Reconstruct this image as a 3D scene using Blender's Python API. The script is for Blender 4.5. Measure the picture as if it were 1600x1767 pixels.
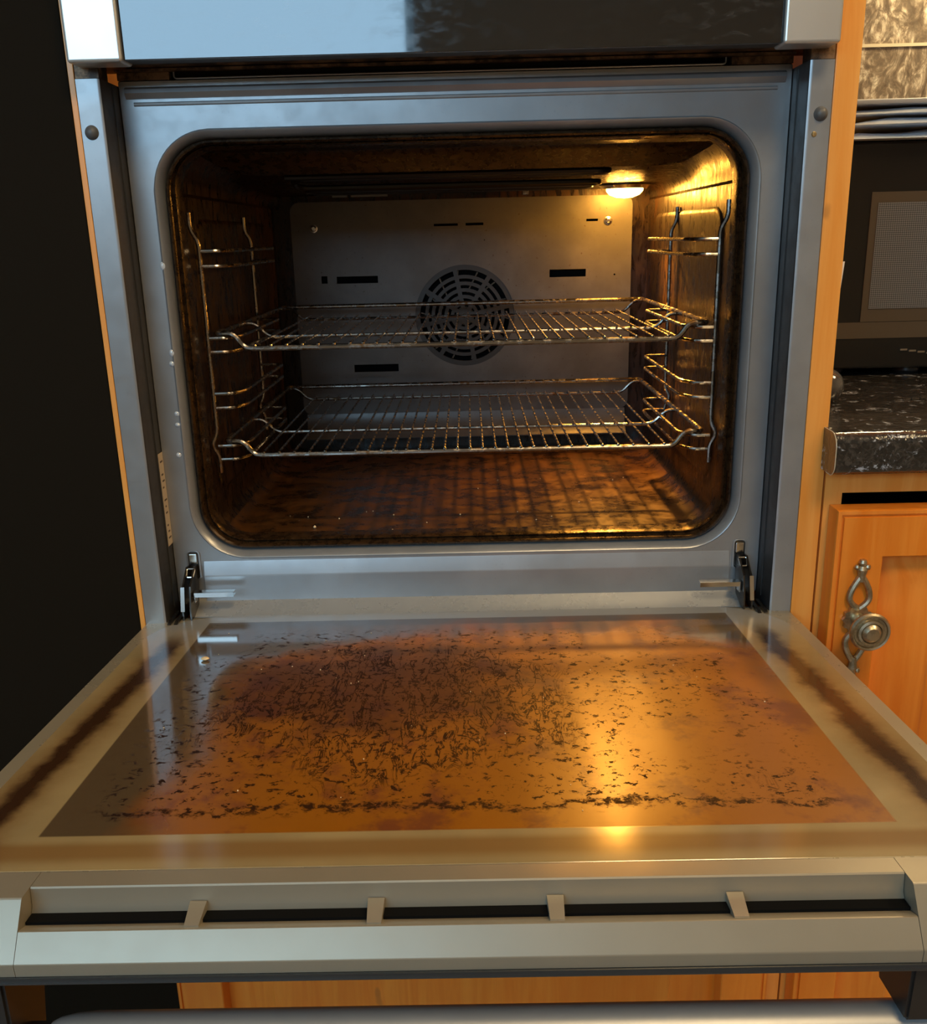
import bpy, bmesh, math, random
from math import sin, cos, pi, radians, sqrt
from mathutils import Vector, Matrix
random.seed(7)
for _o in list(bpy.data.objects): bpy.data.objects.remove(_o)
SC = bpy.context.scene
COL = SC.collection

# ------------------------------------------------------------ camera
cd = bpy.data.cameras.new('camera'); cam = bpy.data.objects.new('camera', cd); COL.objects.link(cam)
cd.sensor_fit = 'HORIZONTAL'; cd.sensor_width = 36.0; cd.lens = 36.0*1602/1600
cd.clip_start = 0.01
PITCH, ROLL, YAW = radians(16.5), radians(1.41), radians(0.63)
fwd = Vector((-sin(YAW)*cos(PITCH), cos(YAW)*cos(PITCH), -sin(PITCH)))
rgt = Vector((cos(YAW), sin(YAW), 0)); upv = rgt.cross(fwd)
r2 = rgt*cos(ROLL) - upv*sin(ROLL)
u2 = rgt*sin(ROLL) + upv*cos(ROLL)
M = Matrix((r2, u2, -fwd)).transposed().to_4x4(); M.translation = Vector((.008, -.787, 1.09))
cam.matrix_world = M
SC.camera = cam
# ------------------------------------------------------------ view, world
SC.view_settings.view_transform = 'Standard'; SC.view_settings.look = 'None'
SC.view_settings.gamma = 1; SC.view_settings.use_curve_mapping = False
SC.view_settings.exposure = 0.0
w = bpy.data.worlds.new('sky'); SC.world = w; w.use_nodes = True
bg = w.node_tree.nodes['Background']; bg.inputs[0].default_value = (0.36, 0.60, 0.80, 1); bg.inputs[1].default_value = 1.2
# ------------------------------------------------------------ lights
def area(name, loc, target, sx, sy, power, color, shape='RECTANGLE', spread=180):
    l = bpy.data.lights.new(name, 'AREA'); l.shape = shape; l.size = sx; l.size_y = sy
    l.energy = power; l.color = color; l.spread = radians(spread)
    o = bpy.data.objects.new(name, l); COL.objects.link(o); o.location = loc
    d = Vector(target) - Vector(loc); o.rotation_euler = d.to_track_quat('-Z', 'Y').to_euler()
    return o
DAY = (0.45, 0.74, 1.0); WARM = (1.0, 0.68, 0.33)
area('daylight', (-1.35, -2.96, 1.94), (-1.35, 0, 1.94), 2.3, 0.72, 38, DAY)
area('ceiling_glow', (0.5, -1.2, 2.42), (0.5, -1.2, 0), 0.5, 0.5, 13, WARM)
area('ceiling_glow', (1.4, -0.4, 2.42), (0.4, 0.0, .7), 0.4, 0.4, 14, WARM)
area('cupboard_glow', (0.68, 0.50, 1.515), (0.68, 0.50, 0), 0.09, 0.09, 2.2, (1.0, .78, .42), 'DISK')
area('oven_bulb', (.197, .398, 1.1285), (.150, .20, .80), .016, .016, 0.95, (1.0, .42, .055), 'DISK', 85)

# ------------------------------------------------------------ materials
def mat(name, col=(.5,.5,.5), rough=.5, metal=0., spec=.5, coat=0., coatr=.1):
    m = bpy.data.materials.new(name); m.use_nodes = True
    b = m.node_tree.nodes['Principled BSDF']
    b.inputs['Base Color'].default_value = (*col, 1); b.inputs['Roughness'].default_value = rough
    b.inputs['Metallic'].default_value = metal; b.inputs['Specular IOR Level'].default_value = spec
    b.inputs['Coat Weight'].default_value = coat; b.inputs['Coat Roughness'].default_value = coatr
    return m
class NT:
    def __init__(s, m): s.m = m; s.t = m.node_tree; s.b = s.t.nodes['Principled BSDF']; s._c = None
    def n(s, typ, **kw):
        x = s.t.nodes.new(typ)
        for k, v in kw.items(): setattr(x, k, v)
        return x
    def l(s, a, b): s.t.links.new(a, b)
    def co(s, scale=(1,1,1), kind='Object', loc=(0,0,0), rot=(0,0,0)):
        if not s._c: s._c = s.n('ShaderNodeTexCoord')
        mp = s.n('ShaderNodeMapping'); mp.inputs['Scale'].default_value = scale
        mp.inputs['Location'].default_value = loc; mp.inputs['Rotation'].default_value = rot
        s.l(s._c.outputs[kind], mp.inputs[0]); return mp.outputs[0]
    def noise(s, vec, scale=5, detail=4, rough=.5, dist=0., w=None):
        x = s.n('ShaderNodeTexNoise')
        s.l(vec, x.inputs['Vector']); x.inputs['Scale'].default_value = scale
        x.inputs['Detail'].default_value = detail; x.inputs['Roughness'].default_value = rough
        x.inputs['Distortion'].default_value = dist; return x.outputs['Fac']
    def vor(s, vec, scale=5, feat='F1', out='Distance'):
        x = s.n('ShaderNodeTexVoronoi', feature=feat); s.l(vec, x.inputs['Vector'])
        x.inputs['Scale'].default_value = scale; return x.outputs[out]
    def ramp(s, f, stops, interp='LINEAR'):
        x = s.n('ShaderNodeValToRGB'); x.color_ramp.interpolation = interp
        e = x.color_ramp.elements
        while len(e) < len(stops): e.new(.5)
        for i, (p, c) in enumerate(stops):
            e[i].position = p; e[i].color = (c, c, c, 1) if isinstance(c, (int, float)) else (*c, 1)
        s.l(f, x.inputs[0]); return x.outputs[0]
    def mix(s, f, a, b, mode='MIX'):
        x = s.n('ShaderNodeMix', data_type='RGBA', blend_type=mode)
        for i, v in ((0, f), (6, a), (7, b)):
            if isinstance(v, (int, float)): x.inputs[i].default_value = v if i == 0 else (v, v, v, 1)
            elif isinstance(v, tuple): x.inputs[i].default_value = (*v, 1)
            else: s.l(v, x.inputs[i])
        return x.outputs[2]
    def math(s, op, a, b=0., c=0.):
        x = s.n('ShaderNodeMath', operation=op)
        for i, v in enumerate((a, b, c)):
            if isinstance(v, (int, float)): x.inputs[i].default_value = v
            else: s.l(v, x.inputs[i])
        return x.outputs[0]
    def mrange(s, v, a, b, c=0., d=1.):
        x = s.n('ShaderNodeMapRange'); x.interpolation_type = 'SMOOTHSTEP'
        s.l(v, x.inputs[0]); x.inputs[1].default_value = a; x.inputs[2].default_value = b
        x.inputs[3].default_value = c; x.inputs[4].default_value = d; return x.outputs[0]
    def sep(s, vec):
        x = s.n('ShaderNodeSeparateXYZ'); s.l(vec, x.inputs[0]); return x.outputs
    def color(s, c): s.l(c, s.b.inputs['Base Color'])
    def rough(s, c): s.l(c, s.b.inputs['Roughness'])
    def bump(s, h, strength=.3, dist=.001):
        x = s.n('ShaderNodeBump'); x.inputs['Strength'].default_value = strength; x.inputs['Distance'].default_value = dist
        s.l(h, x.inputs['Height']); s.l(x.outputs[0], s.b.inputs['Normal'])

def m_enamel(name, col, metal=.55, rough=.36, mot=1.):
    m = mat(name, col, rough, metal); t = NT(m); c = t.co()
    n1 = t.noise(c, 55, 5, .6); n2 = t.noise(c, 9, 4, .6); sp = t.noise(c, 420, 2, .5)
    t.rough(t.math('ADD', t.mrange(n1, .35, .7, rough-.05*mot, rough+.06*mot), t.mrange(n2, .4, .7, -.02*mot, .03*mot)))
    dk = tuple(v*(1-.20*mot) for v in col); lt = tuple(min(1, v*(1+.08*mot)) for v in col)
    a = t.mix(t.mrange(n2, .35, .65), dk, lt); t.color(t.mix(t.mrange(sp, .62, .76, 0, mot), a, dk))
    t.bump(n1, .08*min(1, mot), .0006*min(1, mot)); return m
ENAMEL = m_enamel('grey_steel', (.36, .365, .37), .55, .36, .6)
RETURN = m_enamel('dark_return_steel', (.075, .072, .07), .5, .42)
DOORFR = m_enamel('door_frame_enamel', (.38, .33, .235), .45, .28, .15)
RAILM = m_enamel('satin_rail_metal', (.35, .31, .235), .45, .38, .2)

def m_cavity():
    m = mat('greasy_black_enamel', (.02,.016,.012), .3); t = NT(m); c = t.co((1,1,1)); cs = t.co((1,1,.28))
    n1 = t.noise(cs, 130, 6, .7, .8); n2 = t.noise(c, 7, 4, .6); n3 = t.noise(cs, 330, 4, .65, .6)
    g = t.math('MULTIPLY', t.mrange(n2, .33, .6), t.mrange(n1, .40, .60))
    col = t.mix(g, (.008,.004,.002), (.055,.021,.004))
    col = t.mix(t.mrange(n3, .56, .68), col, (.018,.009,.004))
    t.color(col); t.rough(t.mrange(n1, .35, .65, .22, .5)); t.bump(n1, .3, .0008); return m
CAVITY = m_cavity()
def m_back():
    m = mat('grey_back_enamel', (.17,.165,.155), .36, .15); t = NT(m); c = t.co(); n = t.noise(c, 18, 5, .6); n2 = t.noise(c, 260, 3)
    col = t.mix(t.mrange(n, .35, .7), (.095,.092,.087), (.13,.126,.118)); t.color(t.mix(t.mrange(n2,.66,.74), col, (.07,.05,.03)))
    t.rough(t.mrange(n, .3, .7, .28, .42)); return m
BACK = m_back()
GRILLM = mat('grille_enamel', (.038,.037,.035), .4, .2)
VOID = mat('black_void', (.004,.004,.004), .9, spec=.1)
def m_floor_cav():
    m = mat('baked_floor_enamel', (.05,.03,.015), .3); t = NT(m); c = t.co((1,1.3,1)); n = t.noise(c, 32, 6, .7, .3); n2 = t.noise(t.co(), 90, 5, .6)
    col = t.mix(t.mrange(n, .35, .65), (.018,.009,.004), (.085,.034,.007)); t.color(col)
    t.rough(t.mrange(n, .3, .7, .2, .45)); t.bump(n2, .12, .0008); return m
CFLOOR = m_floor_cav()
def m_wire():
    m = mat('tarnished_chrome', (.55,.5,.44), .2, 1.0); t = NT(m); n = t.noise(t.co(), 90, 4, .6)
    t.color(t.mix(t.mrange(n, .52, .70), (.36,.335,.30), (.17,.09,.035))); t.rough(t.mrange(n, .4, .65, .14, .42)); return m
WIRE = m_wire()
ELEMENT = mat('black_element', (.02,.018,.016), .3, .5)
GASKET = mat('brown_gasket', (.055,.035,.020), .3, .3, coat=.4, coatr=.15)
def m_gasket():
    m = mat('greasy_rim', (.06,.04,.02), .28, .4); t = NT(m); n = t.noise(t.co(), 120, 5, .7)
    t.color(t.mix(t.mrange(n,.3,.7), (.016,.009,.005), (.06,.030,.011))); t.rough(t.mrange(n,.3,.7,.18,.42)); t.bump(n,.3,.001); return m
RIM = m_gasket()
RUST = None
def m_rust():
    m = mat('sooty_metal', (.10,.06,.03), .5, .5); t = NT(m); n = t.noise(t.co(), 60, 5, .7)
    t.color(t.mix(t.mrange(n,.4,.62), (.04,.026,.018), (.24,.14,.075))); t.bump(n,.3,.001); return m
RUST = m_rust()
BULB = mat('lit_bulb_glass', (1,.8,.5), .3)
_b = BULB.node_tree.nodes['Principled BSDF']; _b.inputs['Emission Color'].default_value = (1,.42,.055,1); _b.inputs['Emission Strength'].default_value = 135
LENS = mat('kitchen_lamp_lens', (1,.9,.7), .4)
_b = LENS.node_tree.nodes['Principled BSDF']; _b.inputs['Emission Color'].default_value = (1,.78,.45,1); _b.inputs['Emission Strength'].default_value = 8

def m_ctrl():
    m = mat('smeared_black_glass', (.008,.009,.010), .05, 0, .5, 1.0, .03); t = NT(m)
    c = t.co((1,1,2.5), rot=(0,.7,0)); n = t.noise(c, 60, 4, .6, .4); n2 = t.noise(t.co(), 10, 3, .5)
    t.b.inputs['IOR'].default_value = 1.5; t.b.inputs['Coat IOR'].default_value = 1.475
    f = t.math('MULTIPLY', t.mrange(n,.5,.68), t.mrange(n2,.35,.6))
    t.color(t.mix(f, (.008,.009,.010), (.03,.032,.034))); t.rough(t.mrange(n,.4,.7,.04,.14))
    return m
CTRL = m_ctrl()
ALU = m_enamel('brushed_aluminium', (.72,.72,.70), .75, .34, .1)
HANDLE = m_enamel('satin_handle_metal', (.46,.47,.48), .5, .42, .2)
BLACKP = mat('black_plastic', (.022,.018,.016), .38)
TRIMG = mat('dark_glass_edge', (.03,.035,.04), .12, .2, coat=.6)
STEEL = mat('bright_steel', (.70,.68,.64), .18, 1.0)
DARKST = mat('dark_steel', (.10,.09,.08), .25, .9)

def m_pane():
    m = mat('baked_door_glass', (.05,.03,.02), .2, 0, .08, 1.0, .07); t = NT(m)
    t.b.inputs['Coat IOR'].default_value = 1.7
    c = t.co(); o = t.sep(c); x = o[0]; s = t.math('MULTIPLY', o[1], -1.0)
    ax = t.math('ABSOLUTE', x)
    big = t.noise(c, 9, 4, .6); med = t.noise(c, 30, 5, .65)
    # clear window inside a printed border
    wx = t.mrange(ax, .2345, .2358, 1, 0); ws = t.math('MULTIPLY', t.mrange(s, .0020, .0035), t.mrange(s, .3490, .3505, 1, 0))
    W = t.math('MULTIPLY', wx, ws)
    # border: greyish film with a burnt stripe along its middle
    axs = t.math('ADD', t.math('SUBTRACT', ax, t.math('MULTIPLY', s, .05)), t.math('MULTIPLY', t.math('SUBTRACT', med, .5), .022))
    sx = t.math('MULTIPLY', t.mrange(axs, .238, .248), t.mrange(axs, .254, .264, 1, 0))
    sx = t.math('MULTIPLY', sx, t.math('MULTIPLY', t.mrange(s, .02, .07), t.mrange(s, .33, .37, 1, .1)))
    ss = t.math('MULTIPLY', t.mrange(s, .353, .361), t.mrange(s, .368, .379, 1, 0))
    border = t.mix(t.mrange(big, .35, .65), (.34,.255,.12), (.28,.21,.10))
    border = t.mix(t.mrange(s, .0, .08, 1, 0), border, (.27,.26,.24))
    border = t.mix(t.math('MULTIPLY', ss, .75), border, (.20,.10,.025))
    halo = t.math('MULTIPLY', t.math('MULTIPLY', t.mrange(axs, .222, .250), t.mrange(axs, .252, .280, 1, 0)), t.mrange(s, .02, .10))
    border = t.mix(t.math('MULTIPLY', halo, .7), border, (.15,.065,.010))
    border = t.mix(t.math('MULTIPLY', sx, .96), border, (.030,.010,.003))
    # window: amber baked film in the middle, fading to dull brown towards hinge and left edge
    ed = t.math('ADD', t.mrange(ax, .15, .24, 0, .25), 0.)
    film = t.mrange(t.math('SUBTRACT', t.math('ADD', t.math('MULTIPLY', big, .55), t.mrange(t.math('ADD', s, t.math('MULTIPLY', med, .05)), .05, .13, 0, .42)), t.math('ADD', ed, t.mrange(x, -.235, -.05, .34, 0))), .22, .50)
    base = t.mix(film, (.085,.056,.028), (.26,.088,.002))
    base = t.mix(t.math('MULTIPLY', t.mrange(t.noise(c, 17, 5, .7), .5, .64), film), base, (.15,.042,.010))
    # burnt flecks and wriggling runs
    qx = t.math('MULTIPLY', t.math('ADD', x, .075), 1/.13); qy = t.math('MULTIPLY', t.math('SUBTRACT', s, .150), 1/.085)
    q2 = t.math('ADD', t.math('ADD', t.math('MULTIPLY', qx, qx), t.math('MULTIPLY', qy, qy)), t.math('MULTIPLY', t.math('SUBTRACT', t.noise(c, 26, 6, .7), .5), 3.2))
    base = t.mix(t.math('MULTIPLY', t.mrange(q2, .2, 1.5, .72, 0), film), base, (.040,.010,.002))
    cw = t.co((1.0, .30, 1)); n1 = t.noise(cw, 85, 5, .66, .9)
    runs = t.math('ABSOLUTE', t.math('SUBTRACT', n1, .52))
    runs = t.mrange(runs, .010, .028, 1, 0)
    cf = t.co((1.0, 1.25, 1), rot=(0,0,.5)); n2 = t.noise(cf, 120, 6, .75, .4); fl = t.mrange(n2, .555, .59)
    reg = t.noise(t.co(loc=(.31,.2,0)), 11, 3, .5)
    dx = t.math('MULTIPLY', t.math('ADD', x, .045), 1/.125); dy = t.math('MULTIPLY', t.math('SUBTRACT', s, .185), 1/.115)
    d2 = t.math('ADD', t.math('MULTIPLY', dx, dx), t.math('MULTIPLY', dy, dy))
    core = t.math('ADD', t.mrange(d2, .15, 1.5, .34, -.10), reg)
    rr = t.math('MULTIPLY', runs, t.mrange(core, .48, .70))
    ff = t.math('MULTIPLY', fl, t.mrange(t.math('ADD', t.mrange(d2, .5, 3.8, .24, -.04), reg), .44, .56))
    inn = t.math('MULTIPLY', t.mrange(ax, .205, .228, 1, 0), t.math('MULTIPLY', t.mrange(s, .02, .05), t.mrange(s, .325, .338, 1, 0)))
    spots = t.math('MULTIPLY', t.math('MAXIMUM', rr, ff), inn)
    # caked line near the lower edge
    ln = t.math('SUBTRACT', s, t.math('ADD', .304, t.math('MULTIPLY', t.noise(c, 24, 5, .7), .045)))
    lnm = t.math('MULTIPLY', t.mrange(t.math('ABSOLUTE', ln), .001, .005, 1, 0), t.mrange(n2, .44, .54))
    spots = t.math('MAXIMUM', spots, t.math('MULTIPLY', lnm, t.mrange(ax, .2, .225, 1, 0)))
    win = t.mix(t.math('MULTIPLY', spots, .96), base, (.016,.005,.002))
    t.color(t.mix(W, border, win))
    cr = t.mix(W, .13, t.mrange(film, 0, 1, .08, .30)); cr = t.mix(spots, cr, .5)
    t.l(cr, t.b.inputs['Coat Roughness']); t.l(t.math('MULTIPLY', t.math('SUBTRACT', 1.0, t.math('MULTIPLY', t.math('MULTIPLY', film, W), .42)), t.math('SUBTRACT', 1.0, t.math('MULTIPLY', spots, .92))), t.b.inputs['Coat Weight'])
    t.rough(t.mix(W, .4, t.mrange(med, .3, .7, .45, .6)))
    t.bump(t.math('ADD', spots, t.math('MULTIPLY', med, .5)), .22, .0008)
    return m
PANE = m_pane()

def m_wood(name, a, b, axis='Z', rough=.38):
    m = mat(name, a, rough, 0, .5, .25, .2); t = NT(m)
    sc = {'Z': (1,1,.07), 'X': (.07,1,1)}[axis]; c = t.co(sc)
    n = t.noise(c, 70, 6, .6, .8); n2 = t.noise(c, 9, 3, .5); kn = t.noise(t.co((1,1,.5)), 38, 2)
    col = t.mix(t.mrange(n, .3, .7), a, b); col = t.mix(t.mrange(n2, .4, .7, 0, .4), col, tuple(v*.78 for v in a))
    col = t.mix(t.mrange(kn, .74, .80, 0, .4), col, (.25,.09,.02))
    t.color(col); t.rough(t.mrange(n, .3, .7, rough-.06, rough+.1)); t.bump(n, .06, .0006); return m
WOOD = m_wood('honey_pine', (.85,.31,.045), (.93,.40,.08))
WOODX = m_wood('honey_pine_rail', (.80,.33,.06), (.90,.42,.10), 'X')
WOODD = m_wood('orange_pine_door', (.80,.205,.012), (.90,.29,.028))
def m_counter():
    m = mat('black_mottled_laminate', (.02,.02,.02), .13, 0, .6, .5, .06); t = NT(m); c = t.co()
    v = t.n('ShaderNodeTexVoronoi'); t.l(t.co(), v.inputs['Vector']); v.inputs['Scale'].default_value = 120
    n = t.noise(c, 48, 5, .7, 1.0); n2 = t.noise(c, 190, 4, .7, .6)
    f = t.math('MULTIPLY', t.mrange(n, .56, .64), t.mrange(n2, .42, .55))
    col = t.mix(t.mrange(n2,.4,.7), (.016,.015,.014), (.06,.052,.045)); col = t.mix(f, col, (.50,.54,.60)); t.color(col)
    t.bump(t.noise(c, 45, 4, .6, 1.), .5, .003); return m
COUNTER = m_counter()
def m_splash():
    m = mat('mottled_bronze_tile', (.3,.25,.18), .3, 0, .5, .5, .12); t = NT(m); c = t.co((1,1,.6), rot=(0,.3,0))
    n = t.noise(c, 38, 6, .68, 2.2); n2 = t.noise(c, 120, 4, .7, 1.)
    col = t.ramp(n, [(.34,(.09,.065,.045)), (.48,(.20,.155,.11)), (.56,(.42,.35,.26)), (.64,(.60,.54,.43))])
    t.color(t.mix(t.mrange(n2,.45,.6,0,.5), col, (.10,.08,.06))); t.bump(n,.3,.002); return m
SPLASH = m_splash()
GROUT = mat('pale_trim_strip', (.62,.55,.40), .3, .2)
PEWTER = mat('aged_pewter', (.36,.31,.22), .3, 1.0)
def m_pew():
    t = NT(PEWTER); n = t.noise(t.co(), 160, 4, .6); t.color(t.mix(t.mrange(n,.4,.6), (.58,.50,.36), (.40,.33,.22))); t.rough(t.mrange(n,.3,.7,.32,.46))
m_pew()
FRIDGE = mat('matt_black_side', (.014,.010,.006), .7, spec=.04)
FRIDGEF = mat('brown_grey_front', (.16,.135,.115), .4)
MICRO = mat('glossy_black_plastic', (.010,.009,.008), .14, 0, .5)
def m_mesh():
    m = mat('perforated_screen', (.10,.10,.10), .3); t = NT(m); c = t.co()
    v = t.n('ShaderNodeTexChecker'); t.l(t.co((1,1,1), rot=(0,.785,0)), v.inputs['Vector']); v.inputs['Scale'].default_value = 620
    t.color(t.mix(v.outputs['Fac'], (.05,.048,.045), (.16,.155,.15))); return m
MESHM = m_mesh()
MICROF = mat('brown_smoked_frame', (.075,.055,.035), .22)
def m_bag():
    m = mat('pale_blue_plastic', (.55,.66,.76), .35, 0, .5); t = NT(m); n = t.noise(t.co((.12,.4,1)), 60, 4, .6, .4)
    t.color(t.mix(t.mrange(n,.35,.65), (.62,.74,.86), (.86,.93,.97))); t.bump(n,.6,.004); return m
BAG = m_bag()
PAPER = mat('white_paper', (.75,.74,.72), .6)
STICK = mat('tan_label', (.52,.41,.29), .5)
INK = mat('label_ink', (.10,.07,.05), .6)
WALLM = mat('cream_wall_paint', (.55,.50,.42), .8)
CEIL = mat('ceiling_paint', (.62,.60,.56), .85)
def m_tiles():
    m = mat('floor_tiles', (.3,.26,.2), .4); t = NT(m); b = t.n('ShaderNodeTexBrick'); t.l(t.co(), b.inputs['Vector'])
    b.inputs['Scale'].default_value = 1; b.inputs['Brick Width'].default_value = .4; b.inputs['Row Height'].default_value = .4; b.offset = 0
    b.inputs['Color1'].default_value = (.26,.23,.19,1); b.inputs['Color2'].default_value = (.30,.26,.21,1); b.inputs['Mortar'].default_value = (.12,.11,.1,1); b.inputs['Mortar Size'].default_value = .004
    t.color(b.outputs[0]); return m
TILES = m_tiles()
FRAMEW = mat('white_window_frame', (.7,.7,.7), .4)
CRUMB = mat('cream_crumb', (.80,.62,.36), .5)
RUBBER = mat('grey_rubber', (.09,.09,.09), .45)

# ------------------------------------------------------------ geometry helpers
ORG = {}
def link(name, me, m, parent=None, smooth=True, keep=False):
    o = bpy.data.objects.new(name, me); COL.objects.link(o)
    if m is not None:
        for mm in (m if isinstance(m, (list, tuple)) else [m]): me.materials.append(mm)
    if parent is not None:
        o.parent = parent
        org = ORG.get(parent.name, Vector((0,0,0)))
        if org is not None and not keep: me.transform(Matrix.Translation(-org))
        ORG[o.name] = Vector(org) if not keep else Vector((0,0,0))
    else: ORG[o.name] = Vector((0,0,0))
    if smooth:
        smooth_by_angle(me); wn = o.modifiers.new('weighted', 'WEIGHTED_NORMAL'); wn.keep_sharp = True; wn.weight = 100
    return o
def smooth_by_angle(me, ang=35):
    bm = bmesh.new(); bm.from_mesh(me)
    for f in bm.faces: f.smooth = True
    for e in bm.edges:
        e.smooth = not (len(e.link_faces) == 2 and e.calc_face_angle(0) > radians(ang))
    bm.to_mesh(me); bm.free()
def build(name, bm, m, parent=None, keep=False, smooth=True):
    bmesh.ops.recalc_face_normals(bm, faces=bm.faces)
    me = bpy.data.meshes.new(name); bm.to_mesh(me); bm.free()
    return link(name, me, m, parent, smooth, keep)
def box(bm, x0, x1, y0, y1, z0, z1, bev=0., seg=2):
    r = bmesh.ops.create_cube(bm, size=1)
    vs = r['verts']
    for v in vs: v.co = Vector(((x0+x1)/2+v.co.x*(x1-x0), (y0+y1)/2+v.co.y*(y1-y0), (z0+z1)/2+v.co.z*(z1-z0)))
    if bev:
        es = list({e for v in vs for e in v.link_edges})
        bmesh.ops.bevel(bm, geom=es, offset=bev, segments=seg, affect='EDGES', profile=.5)
def B(name, m, parent, *a, bev=0., keep=False, seg=2):
    bm = bmesh.new(); box(bm, *a, bev=bev, seg=seg); return build(name, bm, m, parent, keep)
def prism(bm, prof, a, b, ax='x'):
    """closed profile (list of 2-tuples) extruded along ax from a to b"""
    def P(t, p):
        return (t, p[0], p[1]) if ax == 'x' else ((p[0], t, p[1]) if ax == 'y' else (p[0], p[1], t))
    A = [bm.verts.new(P(a, p)) for p in prof]; Bv = [bm.verts.new(P(b, p)) for p in prof]
    n = len(prof)
    for i in range(n): bm.faces.new((A[i], A[(i+1) % n], Bv[(i+1) % n], Bv[i]))
    bm.faces.new(A); bm.faces.new(Bv[::-1])
def fillet(pts, r, seg=5, closed=False):
    pts = [Vector(p) for p in pts]; out = []; n = len(pts)
    for i, p in enumerate(pts):
        if not closed and i in (0, n-1): out.append(p); continue
        a = pts[i-1]; b = pts[(i+1) % n]
        da = (a-p); db = (b-p); ra = min(r, da.length*.48); rb = min(r, db.length*.48)
        A = p+da.normalized()*ra; C = p+db.normalized()*rb
        for k in range(seg+1):
            t = k/seg; out.append(A*(1-t)**2 + p*2*t*(1-t) + C*t*t)
    return out
def tube(bm, pts, r, sides=8, closed=False, flat=1.0, ref=None):
    pts = [Vector(p) for p in pts]; n = len(pts); rings = []
    q = []
    for p in pts:
        if not q or (p-q[-1]).length > 1e-6: q.append(p)
    pts = q; n = len(pts)
    up = None
    for i in range(n):
        if closed: d = pts[(i+1) % n]-pts[i-1]
        elif i == 0: d = pts[1]-pts[0]
        elif i == n-1: d = pts[-1]-pts[-2]
        else: d = pts[i+1]-pts[i-1]
        d.normalize()
        if up is None: up = Vector((0,0,1)) if abs(d.z) < .9 else Vector((0,1,0))
        if ref is not None: up = Vector(ref)
        u = up - d*up.dot(d); u.normalize(); v = d.cross(u); up = u
        rr = r[i] if isinstance(r, (list, tuple)) else r
        rings.append([bm.verts.new(pts[i]+(u*cos(2*pi*k/sides)*flat+v*sin(2*pi*k/sides))*rr) for k in range(sides)])
    m = n if closed else n-1
    for i in range(m):
        a = rings[i]; b = rings[(i+1) % n]
        for k in range(sides): bm.faces.new((a[k], a[(k+1) % sides], b[(k+1) % sides], b[k]))
    if not closed: bm.faces.new(rings[0][::-1]); bm.faces.new(rings[-1])
def lathe(bm, prof, c, axis='z', seg=32):
    """prof: (radius, along axis)"""
    rings = []
    for r, h in prof:
        if r < 1e-6: r = 1e-6
        ring = []
        for k in range(seg):
            a = 2*pi*k/seg; u, v = cos(a)*r, sin(a)*r
            p = {'z': (u, v, h), 'y': (u, h, v), 'x': (h, u, v)}[axis]
            ring.append(bm.verts.new(Vector(p)+Vector(c)))
        rings.append(ring)
    for a, b in zip(rings, rings[1:]):
        for k in range(seg): bm.faces.new((a[k], a[(k+1) % seg], b[(k+1) % seg], b[k]))
    bm.faces.new(rings[0][::-1]); bm.faces.new(rings[-1])
    bmesh.ops.remove_doubles(bm, verts=bm.verts, dist=1e-5)
def rrect(x0, x1, z0, z1, r, n=10, rb=None):
    rb = r if rb is None else rb; out = []
    for cx, cz, a0, rr in ((x1-r, z1-r, 0, r), (x0+r, z1-r, 90, r), (x0+rb, z0+rb, 180, rb), (x1-rb, z0+rb, 270, rb)):
        for k in range(n+1):
            a = radians(a0+90*k/n); out.append((cx+rr*cos(a), cz+rr*sin(a)))
    return out
def loft(bm, rings, cap0=False, cap1=False):
    V = [[bm.verts.new(p) for p in r] for r in rings]; n = len(V[0])
    for a, b in zip(V, V[1:]):
        for k in range(n): bm.faces.new((a[k], a[(k+1) % n], b[(k+1) % n], b[k]))
    if cap0: bm.faces.new(V[0][::-1])
    if cap1: bm.faces.new(V[-1])
    return V
def holed(bm, outer, holes, a, b, ax='y'):
    """plate between a and b with holes (2-D loops)"""
    me = None
    def P(t, p): return (p[0], t, p[1]) if ax == 'y' else (p[0], p[1], t)
    for t in (a, b):
        es = []; 
        for loop in [outer]+holes:
            vs = [bm.verts.new(P(t, p)) for p in loop]
            es += [bm.edges.new((vs[i], vs[(i+1) % len(vs)])) for i in range(len(vs))]
            if t == a: loop_store.append(vs)
            else: loop_store2.append(vs)
        bmesh.ops.triangle_fill(bm, edges=es, use_beauty=True)
    for A, Bv in zip(loop_store, loop_store2):
        n = len(A)
        for i in range(n): bm.faces.new((A[i], A[(i+1) % n], Bv[(i+1) % n], Bv[i]))
    loop_store.clear(); loop_store2.clear()
loop_store = []; loop_store2 = []
def thing(name, loc, label, cat, group=None):
    o = bpy.data.objects.new(name, None); COL.objects.link(o); o.location = loc; o.empty_display_size = .05
    o['label'] = label; o['category'] = cat
    if group: o['group'] = group
    ORG[o.name] = Vector(loc); return o
def tag(o, label, cat, group=None, kind=None):
    o['label'] = label; o['category'] = cat
    if group: o['group'] = group
    if kind: o['kind'] = kind
    return o
def struct(o): o['kind'] = 'structure'; return o

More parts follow.
